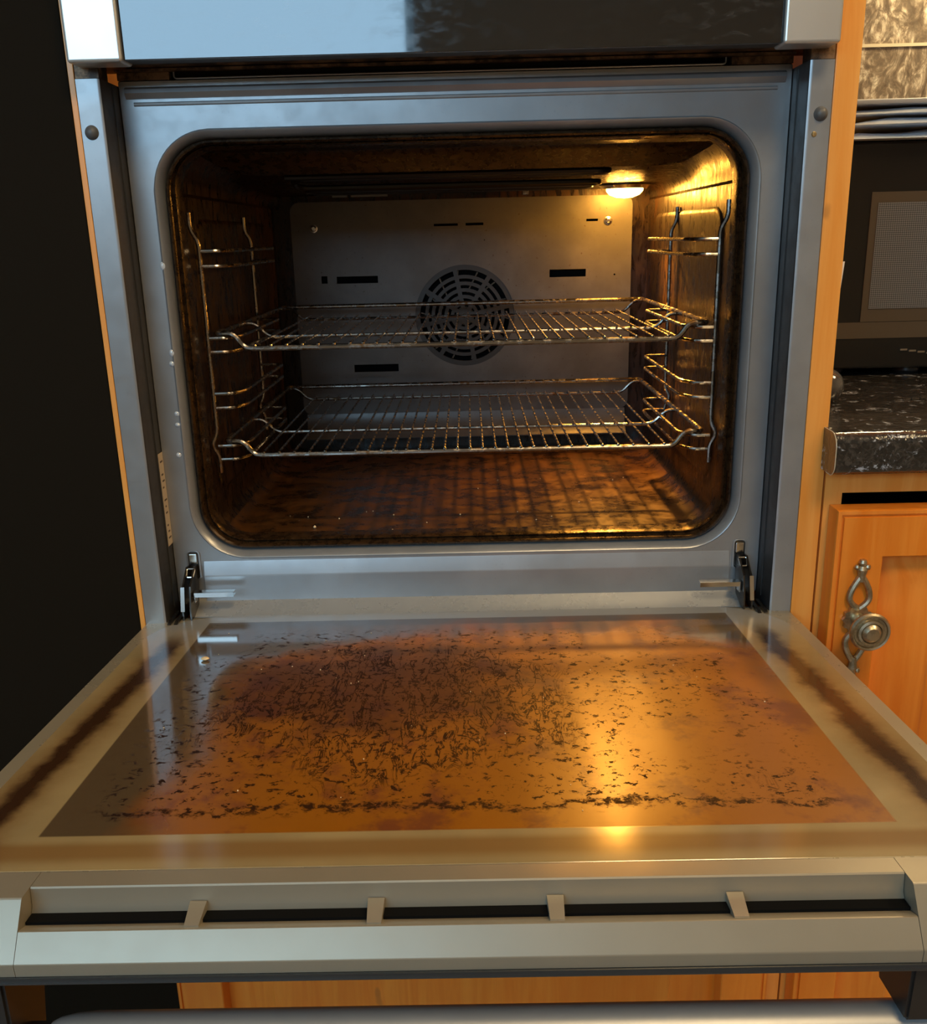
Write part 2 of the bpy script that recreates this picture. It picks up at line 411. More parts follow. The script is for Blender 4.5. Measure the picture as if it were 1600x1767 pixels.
# ------------------------------------------------------------ room
RX0, RX1, RY0, RY1, RZ = -2.6, 2.6, -3.0, .62, 2.5
struct(B('floor', TILES, None, RX0-.1, RX1+.1, RY0-.1, RY1+.1, -.05, 0))
struct(B('ceiling', CEIL, None, RX0-.1, RX1+.1, RY0-.1, RY1+.1, RZ, RZ+.05))
struct(B('wall_left', WALLM, None, RX0-.1, RX0, RY0-.1, RY1+.1, 0, RZ))
struct(B('wall_right', WALLM, None, RX1, RX1+.1, RY0-.1, RY1+.1, 0, RZ))
struct(B('wall_front', WALLM, None, RX0, RX1, RY1, RY1+.1, 0, RZ))
bm = bmesh.new()
W1 = (-2.5, -.136, 1.58, 2.30); W2 = (.06, .56, 2.12, 2.38)
holed(bm, [(RX0,0),(RX1,0),(RX1,RZ),(RX0,RZ)], [[(W1[0],W1[2]),(W1[1],W1[2]),(W1[1],W1[3]),(W1[0],W1[3])],[(W2[0],W2[2]),(W2[1],W2[2]),(W2[1],W2[3]),(W2[0],W2[3])]], RY0-.1, RY0)
struct(build('wall_back', bm, WALLM))
GLASS = mat('window_glass', (1,1,1), 0.); GLASS.node_tree.nodes['Principled BSDF'].inputs['Transmission Weight'].default_value = 1; GLASS.node_tree.nodes['Principled BSDF'].inputs['IOR'].default_value = 1.02
for i, wd in enumerate((W1, W2)):
    bm = bmesh.new(); t = .035
    holed(bm, [(wd[0],wd[2]),(wd[1],wd[2]),(wd[1],wd[3]),(wd[0],wd[3])], [[(wd[0]+t,wd[2]+t),(wd[1]-t,wd[2]+t),(wd[1]-t,wd[3]-t),(wd[0]+t,wd[3]-t)]], RY0-.08, RY0-.02)
    fr = struct(build('window_%d' % (i+1), bm, FRAMEW))
    B('pane', GLASS, fr, wd[0]+t, wd[1]-t, RY0-.055, RY0-.051, wd[2]+t, wd[3]-t)
for i, p in enumerate(((.5, -1.2), (1.4, -.4))):
    t = thing('ceiling_light', (p[0], p[1], RZ), ('square warm ceiling light in the middle of the kitchen ceiling', 'square warm ceiling light nearest the worktop')[i], 'light')
    B('housing', FRAMEW, t, p[0]-.28, p[0]+.28, p[1]-.28, p[1]+.28, RZ-.05, RZ-.001, bev=.01)
    B('lens', LENS, t, p[0]-.25, p[0]+.25, p[1]-.25, p[1]+.25, RZ-.062, RZ-.05)

# ------------------------------------------------------------ tall pine housing round the oven
hs = thing('oven_housing', (0, .28, 0), 'tall honey pine housing unit standing around the built-in oven', 'cabinet')
B('side_panel', WOOD, hs, .2952, .3150, 0, .58, 0, 2.2, bev=.0012)
B('side_panel', WOOD, hs, -.2999, -.2952, 0, .58, 0, 2.2, bev=.0006)
B('shelf', WOODX, hs, -.2950, .2950, .004, .56, .690, .708)
B('back_board', RUST, hs, -.2950, .2950, .565, .58, .1, 2.2)
B('top_rail', WOODX, hs, -.2950, .2950, .0, .02, 1.45, 1.52)
def panel_door(name, parent, x0, x1, z0, z1, yf, wood=WOODD, st=.043, th=.02):
    """framed door with a fielded panel: front face at y = yf"""
    bm = bmesh.new()
    out = [(x0,z0),(x1,z0),(x1,z1),(x0,z1)]; ix0, ix1, iz0, iz1 = x0+st, x1-st, z0+st, z1-st
    def ring(i, y): return [(x0+i, y, z0+i), (x1-i, y, z0+i), (x1-i, y, z1-i), (x0+i, y, z1-i)]
    rings = [ring(0, yf+th), ring(0, yf+.003), ring(.0012, yf+.001), ring(.004, yf+.0004), ring(.0045, yf+.0025), ring(.006, yf+.0025), ring(.0065, yf),
             ring(st-.001, yf), ring(st, yf+.001), ring(st+.0008, yf+.012), ring(st+.002, yf+.0165), ring(st+.007, yf+.0165), ring(st+.05, yf+.004), ring(st+.052, yf+.0025)]
    loft(bm, rings, True, True)
    return build(name, bm, wood, parent)
panel_door('door', hs, -.3046, .2955, .12, .684, -.021, st=.047)
B('plinth', WOODX, hs, -.2950, .2950, .05, .07, .0, .10)

# ------------------------------------------------------------ tall dark units on the left
B_ = tag(B('tall_black_cupboard', FRIDGE, None, -.4700, -.3003, .0005, .58, 0, 2.2, bev=.0015), 'tall matt black panel standing left of the oven housing', 'cupboard')
fz = thing('tall_cupboard', (-.78, .28, 0), 'brown grey tall cupboard at the far left beyond the black panel', 'cupboard')
B('body', FRIDGEF, fz, -1.08, -.4725, .022, .58, 0, 2.2, bev=.002)
B('door', FRIDGEF, fz, -1.08, -.4725, .000, .0215, .1, 2.19, bev=.002)

# ------------------------------------------------------------ base cabinet on the right
bc = thing('base_cabinet', (.62, .28, 0), 'orange pine base cupboard under the black worktop', 'cabinet')
bm = bmesh.new()
box(bm, .3165, .3320, 0, .56, .1, .8885); box(bm, .3320, .95, 0, .018, .8670, .8885); box(bm, .935, .95, .001, .56, .1, .8665)
box(bm, .3320, .935, .02, .56, .1, .118)
build('carcass', bm, WOOD, bc)
B('back_board', VOID, bc, .3325, .9345, .54, .558, .12, .886)  # black colour stands in for the shade inside the cabinet
B('plinth', WOODX, bc, .3165, .95, .05, .068, 0, .0995)
dr = panel_door('door', bc, .3212, .90, .16, .8570, -.0215)
# handle: pierced back plate and round knob
bm = bmesh.new(); X, Y, Z = .3460, -.0240, .757
def loopup(zs, up):
    k = .84 if up else -.84
    L = [(0,.012),(-.0050,.016),(-.0092,.023),(-.0078,.033),(-.0036,.043),(0,.049)]
    tube(bm, fillet([(X+a, Y, Z+k*b) for a, b in L], .006), .0028, 8, flat=1, )
    tube(bm, fillet([(X-a, Y, Z+k*b) for a, b in L], .006), .0028, 8)
    tube(bm, [(X, Y, Z+k*.043), (X, Y, Z+k*.050), (X, Y, Z+k*.056), (X, Y, Z+k*.060)], [.0032,.0036,.0046,.003], 10)
    for dx in (-.0045, .0045): lathe(bm, [(0,-.0028),(.002,-.002),(.0028,0),(.002,.002),(0,.0028)], (X+dx, Y, Z+k*.0585), 'z', 10)
    lathe(bm, [(0,-.0036),(.0026,-.0026),(.0037,0),(.0026,.0026),(0,.0036)], (X, Y, Z+k*.0635), 'z', 14)
loopup(0, True); loopup(0, False)
pts = []
for k in range(48):
    a = 2*pi*k/48; rr = .0125+.0011*cos(12*a); pts.append((X+rr*cos(a), Z+rr*sin(a)))
prism(bm, pts, Y-.0018, Y+.0018, 'y')
hp = build('back_plate', bm, PEWTER, dr)
bm = bmesh.new()
lathe(bm, [(0,-.001),(.0065,-.001),(.0065,-.005),(.0048,-.009),(.0045,-.016),(.0075,-.021),(.0150,-.0235),(.0172,-.0262),(.0174,-.0285),(.0160,-.0305),(.0146,-.0300),(.0138,-.0285),(.0118,-.0285),(.0112,-.0310),(.0092,-.0318),(.0086,-.0305),(.0080,-.0322),(.0055,-.0345),(0,-.0352)], (X, Y, Z), 'y', 40)
build('knob', bm, PEWTER, dr)

# ------------------------------------------------------------ worktop
bm = bmesh.new()
pf = []
for k in range(9):
    a = radians(90+90*k/8); pf.append((-.018+.0125*cos(a), .9135+.0125*sin(a)))
for k in range(7):
    a = radians(180+80*k/6); pf.append((-.0205+.010*cos(a), .899+.010*sin(a)))
prof = [(.600,.926)]+pf+[(-.014,.8895),(.600,.8895)]
prism(bm, [(0.0,.926)]+pf+[(-.014,.8895),(0.0,.8895)], .3112, .3160)
prism(bm, prof, .3160, 1.6)
wt = build('worktop', bm, COUNTER); tag(wt, 'black mottled glossy worktop with rounded front edge', 'worktop')
bm = bmesh.new(); tube(bm, [(.3112, a, b) for a, b in [(-.002,.9262)]+pf+[(-.012,.8895)]], .0004, 6)
build('edge_seam', bm, GROUT, wt)

# ------------------------------------------------------------ splashback
sp = tag(B('splashback', SPLASH, None, .3165, 1.6, .603, .619, .9265, 1.53), 'mottled bronze brown tiled splashback behind the microwave', 'splashback')
B('joint_strip', GROUT, sp, .3165, 1.6, .601, .6035, 1.3235, 1.3275)
wc = thing('wall_cupboard', (.95, .45, 1.53), 'pine wall cupboard above the microwave and worktop', 'cabinet')
B('carcass', WOOD, wc, .3165, 1.6, .27, .602, 1.532, 2.2)
panel_door('door', wc, .32, .95, 1.535, 2.2, .248); panel_door('door', wc, .955, 1.595, 1.535, 2.2, .248)
dl = thing('cupboard_downlight', (.68, .50, 1.5315), 'small round warm downlight under the pine wall cupboard', 'light')
bm = bmesh.new(); lathe(bm, [(.05,1.5315),(.05,1.522),(.047,1.520)], (.68,.50,0), 'z'); build('housing', bm, STEEL, dl)
bm = bmesh.new(); lathe(bm, [(.046,1.5198),(.046,1.5185)], (.68,.50,0), 'z'); build('lens', bm, LENS, dl)

# ------------------------------------------------------------ microwave and what is around it
mw = thing('microwave', (.68, .42, .926), 'black microwave with perforated window on the worktop', 'microwave')
MY = .28
B('body', MICRO, mw, .395, .90, MY+.022, .585, .9325, 1.1785, bev=.004)
md = B('door', MICRO, mw, .395, .86, MY, MY+.0215, .9345, 1.1775, bev=.003)
B('window_frame', MICROF, md, .4485, .80, MY-.0012, MY+.001, .9875, 1.1262)
B('screen', MESHM, md, .4560, .79, MY-.002, MY-.0005, 1.0020, 1.1150)
B('lower_strip', MICROF, md, .398, .80, MY-.0008, MY+.001, .9690, .9870)
bm = bmesh.new()
for k in range(4):
    box(bm, .497+.010*k, .505+.010*k, MY-.0012, MY+.001, .9545-.0014*k, .9565-.0014*k)
build('badge', bm, STEEL, md)
for fx in (.43, .52, .86):
    for fy in (.31, .55):
        bm = bmesh.new(); lathe(bm, [(.013,.9262),(.015,.929),(.015,.9324)], (fx, fy, 0), 'z', 20); build('foot', bm, BLACKP, mw)
# folded plastic bags lying on top
def bag(name, x0, x1, y0, y1, z0, z1, seed, m, label):
    rnd = random.Random(seed); bm = bmesh.new(); nx, ny = 26, 12; top = []; bot = []
    for j in range(ny+1):
        ra = []; rb = []
        for i in range(nx+1):
            u, v = i/nx, j/ny; x = x0+(x1-x0)*u; y = y0+(y1-y0)*v
            e = min(1, 6*min(v, 1-v)+.0, 6*min(u, 1-u)+.0)
            e = sqrt(max(0, e)); zz = (z0+z1)/2; h = (z1-z0)/2
            wv = .25*h*(sin(u*19+seed)+sin(v*13+u*7+seed*2)) + rnd.uniform(-.1,.1)*h
            off = .006*sin(u*9+seed*3)*(1 if j == 0 else .3)
            ra.append(bm.verts.new((x, y+off, z0+h*1.75*e+wv*e))); rb.append(bm.verts.new((x, y+off, z0)))
        top.append(ra); bot.append(rb)
    for g, f in ((top, 1), (bot, 0)):
        for j in range(ny):
            for i in range(nx):
                q = (g[j][i], g[j][i+1], g[j+1][i+1], g[j+1][i]); bm.faces.new(q if f else q[::-1])
    bmesh.ops.remove_doubles(bm, verts=bm.verts, dist=1e-5)
    o = build(name, bm, m); smooth_by_angle(o.data, 80); tag(o, label, 'plastic bag', 'folded bags on the microwave'); return o
bag('folded_bag', .40, .78, .265, .50, 1.1788, 1.1915, 1, BAG, 'pale blue folded plastic bag lying directly on the microwave top')
bag('folded_bag', .41, .79, .262, .49, 1.1930, 1.2030, 5, BAG, 'pale blue folded plastic bag in the middle of the pile on the microwave')
bag('folded_bag', .40, .76, .268, .48, 1.2040, 1.2130, 9, BAG, 'thin crumpled blue bag just under the flat grey tray on the microwave')
tag(B('flat_tray', mat('grey_tray', (.42,.44,.46), .35, .4), None, .402, .78, .27, .48, 1.2136, 1.2186, bev=.0015), 'thin flat grey tray topmost on the pile above the microwave', 'tray')
bm = bmesh.new(); lathe(bm, [(0,-.0165)]+[(.0165*sin(radians(a)), -.0165*cos(radians(a))) for a in range(12, 180, 12)]+[(0,.0165)], (.3550,.118,.9426), 'z', 28)
tag(build('dark_glass_ball', bm, mat('smoky_glass', (.13,.115,.10), .08, .5, coat=1), None), 'small shiny dark ball standing on the worktop against the pine panel', 'ball')
bm = bmesh.new()
V = [[bm.verts.new((xx, .018+.002*k, zz)) for k in (0, 1)] for xx, zz in ((.3151,1.006),(.3151,1.04),(.3165,1.062),(.3232,1.0628),(.3215,1.04),(.3185,1.018))]
for k in range(6):
    a, b = V[k], V[(k+1) % 6]; bm.faces.new((a[0], b[0], b[1], a[1]))
bm.faces.new([v[0] for v in V]); bm.faces.new([v[1] for v in V][::-1])
tag(build('paper_scrap', bm, PAPER), 'thin white paper scrap stuck to the edge of the pine panel', 'paper')

# ------------------------------------------------------------ the oven
OV = thing('oven', (0, .2, .7565), 'built-in single oven with its greasy drop-down door open and lamp lit', 'oven')
# front frame with rounded opening (loft of rounded rectangles)
def ringY(hw, z0, z1, r, y, rb=None): return [(p[0], y, p[1]) for p in rrect(-hw, hw, z0, z1, r, 12, rb)]
bm = bmesh.new()
loft(bm, [ringY(.2757, .7600, 1.2188, .002, .060), ringY(.2757, .7600, 1.2188, .002, .0412), ringY(.2750, .7607, 1.2181, .002, .0400), ringY(.2745, .7612, 1.2176, .002, .0400), ringY(.2562, .8034, 1.1816, .0506, .0400),
          ringY(.2556, .8040, 1.1810, .050, .0400), ringY(.2546, .8050, 1.1800, .049, .0393), ringY(.2533, .8063, 1.1787, .0477, .0400), ringY(.2505, .8091, 1.1759, .045, .0440),
          ringY(.2488, .8108, 1.1742, .043, .0490), ringY(.2482, .8114, 1.1736, .0425, .0560)])
ff = build('front_frame', bm, ENAMEL, OV)
# pressed ridges of the front frame
bm = bmesh.new()
rp = [(.0402, 1.2135), (.0385, 1.2125), (.0375, 1.2085), (.0400, 1.2045), (.0402,1.2135)]
prism(bm, [(.0402,1.2140),(.0368,1.2120),(.0362,1.2090),(.0392,1.2050),(.0402,1.2045)], -.2700, .2700)
prism(bm, [(.0402,1.2025),(.0388,1.2015),(.0390,1.2000),(.0402,1.1990)], -.2640, .2640)
build('pressed_ridge', bm, ENAMEL, ff)
bm = bmesh.new(); prism(bm, [(.0402,.8020),(.0398,.8015),(.0365,.7890),(.0362,.7870),(.0362,.7605),(.0402,.7605)], -.2475, .2475)
build('pressed_sill', bm, ENAMEL, ff)
# clear runs of moisture on the left of the frame
DROP = mat('clear_drop', (.55,.6,.65), .04, 0, .8, 1., .02)
for x, z, h in ((-.2555,1.0720,.0045),(-.2560,.9975,.0040),(-.2570,.9880,.0030),(-.2575,.9430,.0030),(-.2580,.9330,.0025),(-.2600,.9050,.0030)):
    bm = bmesh.new(); lathe(bm, [(0,-.0011),(.0012,-.0010),(.0021,-.0005),(.0024,0)], (0,0,0), 'y', 14)
    for v in bm.verts: v.co = Vector((x+v.co.x, .0400+v.co.y, z+v.co.z*h/.0030))
    build('drip', bm, DROP, ff)
# greasy inner rim
bm = bmesh.new()
loft(bm, [ringY(.2483, .8113, 1.1737, .0425, .0500), ringY(.2470, .8126, 1.1724, .041, .0455), ringY(.2455, .8141, 1.1709, .040, .0445), ringY(.2442, .8154, 1.1696, .039, .0460),
          ringY(.2436, .8160, 1.1690, .038, .0500), ringY(.2424, .8172, 1.1690, .0375, .0520), ringY(.2412, .8184, 1.1680, .036, .0500), ringY(.2402, .8194, 1.1672, .035, .0515),
          ringY(.2396, .8200, 1.1668, .035, .0580), ringY(.2396, .8200, 1.1668, .035, .0700), ringY(.2440, .8190, 1.1700, .035, .0720)])
build('inner_rim', bm, RIM, OV)
# side flanges, each an L of sheet steel
for s in (-1, 1):
    bm = bmesh.new()
    pr = [(s*.2947, .0), (s*.2785, .0), (s*.2762, .0012), (s*.2757, .003), (s*.2757, .042), (s*.2767, .042), (s*.2770, .004), (s*.2947, .0015)]
    prism(bm, pr, .7500, 1.2148, 'z')
    fl = build('side_flange', bm, [ENAMEL, RETURN], OV)
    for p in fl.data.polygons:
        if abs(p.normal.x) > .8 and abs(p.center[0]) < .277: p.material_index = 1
    bm = bmesh.new(); lathe(bm, [(0,-.0042),(.0028,-.0038),(.0044,-.0024),(.0052,-.0004),(.0056,.0)], (s*.2868, 0, 1.1758), 'y', 24)
    build('door_buffer', bm, RUBBER, fl)
    # small step on the return
    bm = bmesh.new(); box(bm, min(s*.2749,s*.2762), max(s*.2749,s*.2762), .0255, .0275, .762, 1.212); build('return_step', bm, RETURN, fl)
    if s > 0:
        bm = bmesh.new(); lathe(bm, [(0,-.0014),(.0015,-.0012),(.0022,0)], (.2828, 0, 1.1610), 'y', 16); build('screw', bm, mat('brass_screw', (.8,.6,.3), .3, 1), fl)
    else:
        st = bm = bmesh.new(); box(bm, -.2752, -.2747, .0275, .0395, .8215, .9085); lb = build('rating_label', bm, STICK, fl)
        bm = bmesh.new()
        for k in range(13):
            z = .828+k*.006; 
            if k % 4 != 3: box(bm, -.27465, -.2745, .0305+.001*(k%2), .0370-.0015*(k%3), z, z+.0016)
        build('label_print', bm, INK, lb)
# top vent assembly above the frame
bm = bmesh.new()
box(bm, -.2757, .2757, .034, .040, 1.2248, 1.2266); box(bm, -.2757, -.2330, .0405, .046, 1.2190, 1.2247); box(bm, .2260, .2757, .0405, .046, 1.2190, 1.2247)
build('vent_strip', bm, RUST, OV)
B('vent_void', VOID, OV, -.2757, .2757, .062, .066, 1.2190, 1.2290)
bm = bmesh.new(); tube(bm, fillet([(-.2290,.0405,1.2247),(-.2290,.0405,1.2197),(.2210,.0405,1.2197),(.2210,.0405,1.2247)], .003), .0007, 6)
build('slot_lip', bm, ENAMEL, OV)
B('under_panel', RUST, OV, -.2945, .2945, .004, .060, 1.2275, 1.2295)
for x0 in (-.2945, .2762): B('corner_block', RUST, OV, x0, x0+.0183, .0005, .02, 1.2152, 1.2273)
# control panel
cp = B('control_panel', BLACKP, OV, -.2880, .2880, -.0160, .0030, 1.2245, 1.3200)
B('glass_fascia', CTRL, cp, -.2475, .2462, -.0200, -.0162, 1.2236, 1.3195, bev=.0006)
for x0, x1 in ((-.2907,-.2490), (.2472,.2900)):
    B('end_cap', ALU, cp, x0, x1, -.0225, .0035, 1.2225, 1.3220, bev=.0025, seg=3)

# cavity liner
bm = bmesh.new()
def sect(y, top, zb=.812, hw=.2440):
    R = []
    N = 8; led = 1.1300; r = min(.03, top-led-.006)
    pts = []
    for k in range(N+1): a = radians(90*k/N); pts.append((hw+.004-r+r*cos(a), top-r+r*sin(a)))
    right_up = pts
    low = [(hw+.004, led+.0035), (hw, led), ]
    rb = .022
    for k in range(N+1): a = radians(-90*k/N); low.append((hw-rb+rb*cos(a), zb+rb+rb*sin(a)))
    rightside = right_up[::-1]+low            # top middle -> down the right side
    left = [(-x, z) for x, z in rightside][::-1]
    return [(x, y, z) for x, z in rightside+left]
secs = [sect(.0705, 1.1700), sect(.12, 1.1720), sect(.20, 1.1700), sect(.26, 1.1540), sect(.34, 1.1475), sect(.465, 1.1460), sect(.478, 1.1450)]
V = loft(bm, secs); bm.faces.new(V[-1])
lin = build('cavity_liner', bm, [CAVITY, CFLOOR], OV)
for p in lin.data.polygons:
    if p.normal.z > .75 and p.center[2] < .2: p.material_index = 1
    if p.normal.z < -.75 and p.center[2] < .2: p.material_index = 1
# pressed panel on each side wall
for s in (-1, 1):
    bm = bmesh.new()
    def rg(i, x): return [(s*x, p[0], p[1]) for p in rrect(.105+i, .440-i, .850+i, 1.112-i, .030-i*.5, 8)]
    loft(bm, [rg(0,.2442), rg(.002,.2428), rg(.005,.2420), rg(.009,.2424)], False, True)
    build('pressed_side', bm, CAVITY, lin)
# roof edge strip and roof elements
bm = bmesh.new()
n = 20; rows = []
for k in range(n+1):
    u = k/n; x = -.232+.464*u; e = min(1, u*14, (1-u)*14); e = sqrt(e)
    rows.append([(x, .098, 1.1665), (x, .102, 1.1665-.004*e), (x, .124, 1.1640-.0135*e), (x, .1265, 1.1640-.0150*e), (x, .131, 1.1640-.0135*e), (x, .134, 1.1665)])
loft(bm, rows, True, True)
build('roof_strip', bm, RIM, OV)
ge = None
bm = bmesh.new(); pth = []
for k, yy in enumerate((.18, .215, .25, .285, .32, .355)):
    a, b = (-.17, .15) if k % 2 == 0 else (.15, -.17)
    pth += [(a, yy, 1.143 if yy > .24 else 1.150), (b, yy, 1.143 if yy > .24 else 1.150)]
tube(bm, fillet(pth, .016), .0032, 8); ge = build('grill_element', bm, ELEMENT, OV)
CLIP = mat('dull_clip', (.25,.24,.22), .3, .8)
for x0, x1, y in ((-.155,-.137,.40), (-.132,-.088,.40)): B('element_bracket', CLIP, OV, x0, x1, y, y+.004, 1.1395, 1.1465)
B('sensor', WIRE, OV, .078, .086, .44, .46, 1.139, 1.1450, bev=.001)
# lamp
bm = bmesh.new(); lathe(bm, [(.030,.008),(.031,.002),(.027,-.002),(.024,.0)], (.200,.405,1.1430), 'z'); lp = build('lamp', bm, STEEL, OV)
bm = bmesh.new(); lathe(bm, [(.0225,.003),(.0220,-.004),(.018,-.0085),(.010,-.0115),(0,-.0125)], (.200,.405,1.1430), 'z'); build('lamp_cover', bm, BULB, lp)

# back panel with slots and fan grille
def rect(x0, x1, z0, z1): return [(x0,z0),(x1,z0),(x1,z1),(x0,z1)]
def circ(cx, cz, r, n=64): return [(cx+r*cos(2*pi*k/n), cz+r*sin(2*pi*k/n)) for k in range(n)]
GX, GZ, GR = .0025, .9900, .0655
outer = rrect(-.2190, .2200, .862, 1.1370, .012, 4)
slots = [rect(.1140,.1613,1.0368,1.0465), rect(-.1840,-.1760,1.0355,1.0450), rect(-.1640,-.1100,1.0350,1.0440), rect(-.1474,-.0880,.9190,.9290),
         rect(-.0350,-.0040,1.1040,1.1070), rect(.0060,.0290,1.1040,1.1072), rect(.1610,.1760,1.1055,1.1085), circ(.1987,1.0385,.0013,10), circ(.03,1.0855,.0008,8)]
bm = bmesh.new(); holed(bm, outer, slots+[circ(GX, GZ, GR)], .4620, .4632)
# turned lower lip
prism(bm, [(.4620,.863),(.4632,.863),(.4600,.846),(.4470,.8325),(.4440,.8310),(.4436,.8322),(.4460,.8335),(.4588,.8468)], -.2150, .2160)
bp = build('back_panel', bm, BACK, OV)
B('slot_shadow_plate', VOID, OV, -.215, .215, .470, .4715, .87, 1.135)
# fan grille: arcs in sectors
bm = bmesh.new()
nsec = 8
for ri, (r0, r1) in enumerate(((.0030,.0100), (.0140,.0185), (.0225,.0270), (.0310,.0355), (.0395,.0440), (.0480,.0525), (.0590,.0655))):
    n = 96
    A = []
    for k in range(n):
        a = 2*pi*k/n
        A.append([bm.verts.new((GX+rr*cos(a), yy, GZ+rr*sin(a))) for rr, yy in ((r0,.4625),(r1,.4625),(r1,.4650),(r0,.4650))])
    for k in range(n):
        a, b = A[k], A[(k+1) % n]
        for q in range(4): bm.faces.new((a[q], b[q], b[(q+1) % 4], a[(q+1) % 4]))
for k in range(nsec):
    a = 2*pi*k/nsec+.2; d = Vector((cos(a), 0, sin(a))); p = Vector((-sin(a), 0, cos(a)))*.0028
    c0 = Vector((GX, 0, GZ)); vs = []
    for rr in (.008, .064):
        for sg in (-1, 1):
            for yy in (.4623, .4648): vs.append(bm.verts.new(c0+d*rr+p*sg+Vector((0, yy, 0))))
    for q in ((0,1,3,2),(4,6,7,5),(0,4,5,1),(2,3,7,6),(0,2,6,4),(1,5,7,3)): bm.faces.new([vs[i] for i in q])
build('fan_grille', bm, GRILLM, bp)
bm = bmesh.new()
lathe(bm, [(.012,.466),(.012,.470)], (GX,0,GZ), 'y', 24)
for k in range(14):
    a = 2*pi*k/14; d = Vector((cos(a),0,sin(a))); p = Vector((-sin(a),0,cos(a)))
    P = [Vector((GX,0,GZ))+d*.03+p*.002, Vector((GX,0,GZ))+d*.058-p*.006, Vector((GX,0,GZ))+d*.058-p*.004, Vector((GX,0,GZ))+d*.03+p*.004]
    A = [bm.verts.new(q+Vector((0,.466,0))) for q in P]; C = [bm.verts.new(q+Vector((0,.4695,0))) for q in P]
    bm.faces.new(A); bm.faces.new(C[::-1])
    for i in range(4): bm.faces.new((A[i], A[(i+1)%4], C[(i+1)%4], C[i]))
build('fan', bm, DARKST, bp)
for x, z in ((.1889,1.1057), (-.1898,1.1046)):
    bm = bmesh.new(); lathe(bm, [(.0052,.4620),(.0052,.4608),(.0040,.4606),(.0034,.4590),(.0022,.4585),(.0020,.4592),(0,.4592)], (x,0,z), 'y', 20); build('screw', bm, STEEL, bp)

# wire side guides with runners
ZL = [(1.0830,1.0696), (1.0046,.9919), (.9527,.9391), (.9023,.8890)]
for s in (-1, 1):
    bm = bmesh.new(); X0 = s*.2362; g = None
    for y, fr in ((.088, 1), (.300, 0)):
        bm = bmesh.new()
        tube(bm, fillet([(s*.2415, y-.004, 1.1165), (s*.2415, y-.004, 1.1020), (X0, y, 1.0920), (X0, y, .9300), (X0, y, .9150), (s*.2420, y-.003, .9040), (X0, y, .8935), (X0, y, .8760)], .006), .0021, 8)
        if g is None: g = build('rack_guide', bm, WIRE, OV)
        else: build('upright', bm, WIRE, g)
    for pr in ZL:
        for z in pr:
            bm = bmesh.new()
            tube(bm, fillet([(X0, .0885, z), (s*.2190, .0900, z), (s*.2100, .1080, z), (s*.2100, .2900, z), (s*.2120, .2985, z), (X0, .2995, z)], .006), .0018, 8)
            build('runner', bm, WIRE, g)

# ------------------------------------------------------------ wire shelves
f_, c_ = .01223, .01485
wx = [-.193]
for k in range(29): wx.append(wx[-1]+(c_ if (k < 6 or k >= 23) else f_))
YF, YB = .089, .426
def make_shelf(zr):
    """zr = height of the side rails"""
    t = thing('wire_shelf', (0, .25, zr), '', 'oven shelf')
    zb = zr-.0142
    bm = bmesh.new()
    hwx = .2290
    path = [(-.194, YF, zb), (-.2030, YF, zb+.001), (-.2120, YF, zr), (-hwx, YF+.001, zr), (-hwx, YB, zr), (hwx, YB, zr), (hwx, YF+.001, zr), (.2120, YF, zr), (.2030, YF, zb+.001), (.194, YF, zb)]
    tube(bm, fillet(path, .0065, closed=True), .0026, 10, closed=True)
    build('frame', bm, WIRE, t)
    for y in (.205, .416):
        bm = bmesh.new()
        tube(bm, fillet([(-hwx, y, zr-.001), (-.2170, y, zr-.001), (-.2040, y, zb-.001), (.2040, y, zb-.001), (.2170, y, zr-.001), (hwx, y, zr-.001)], .008), .0019, 8)
        build('cross_bar', bm, WIRE, t)
    me = None
    for x in wx:
        if me is None:
            bm = bmesh.new(); z = zb+.0032
            tube(bm, fillet([(0, YF-.0008, zb+.0018), (0, YF+.0005, z+.0002), (0, YF+.006, z), (0, .418, z)], .002), .00115, 6)
            lathe(bm, [(0,-.0016),(.0013,-.001),(.0017,0),(.0013,.001),(0,.0016)], (0, YF-.0008, zb+.0026), 'z', 8)
            o = build('grid_wire', bm, WIRE, t); me = o.data; o.location.x = x
        else:
            o = bpy.data.objects.new('grid_wire', me); COL.objects.link(o); o.parent = t; o.location.x = x
    return t
sh = make_shelf(1.0088)
sh['label'] = 'upper chrome wire shelf in the oven, in front of the fan grille'; sh['group'] = 'wire shelves in the oven'
s2 = sh.copy(); COL.objects.link(s2); s2.location = (0, .25, .9065)
s2['label'] = 'lower chrome wire shelf in the oven, nearest the oven floor'
for ch in list(sh.children):
    c = ch.copy(); COL.objects.link(c); c.parent = s2

# ------------------------------------------------------------ oven door (local frame: x, -s, n)
TA = radians(3.66)
def DP(me_bm): return me_bm
bm = bmesh.new()
prof = [(.0415,.0095),(.0405,.0110),(.0385,.0112),(.0120,.0004),(.006,-.0004),(-.379,-.0004),(-.3795,-.0300),(.030,-.0300),(.0405,-.0200)]
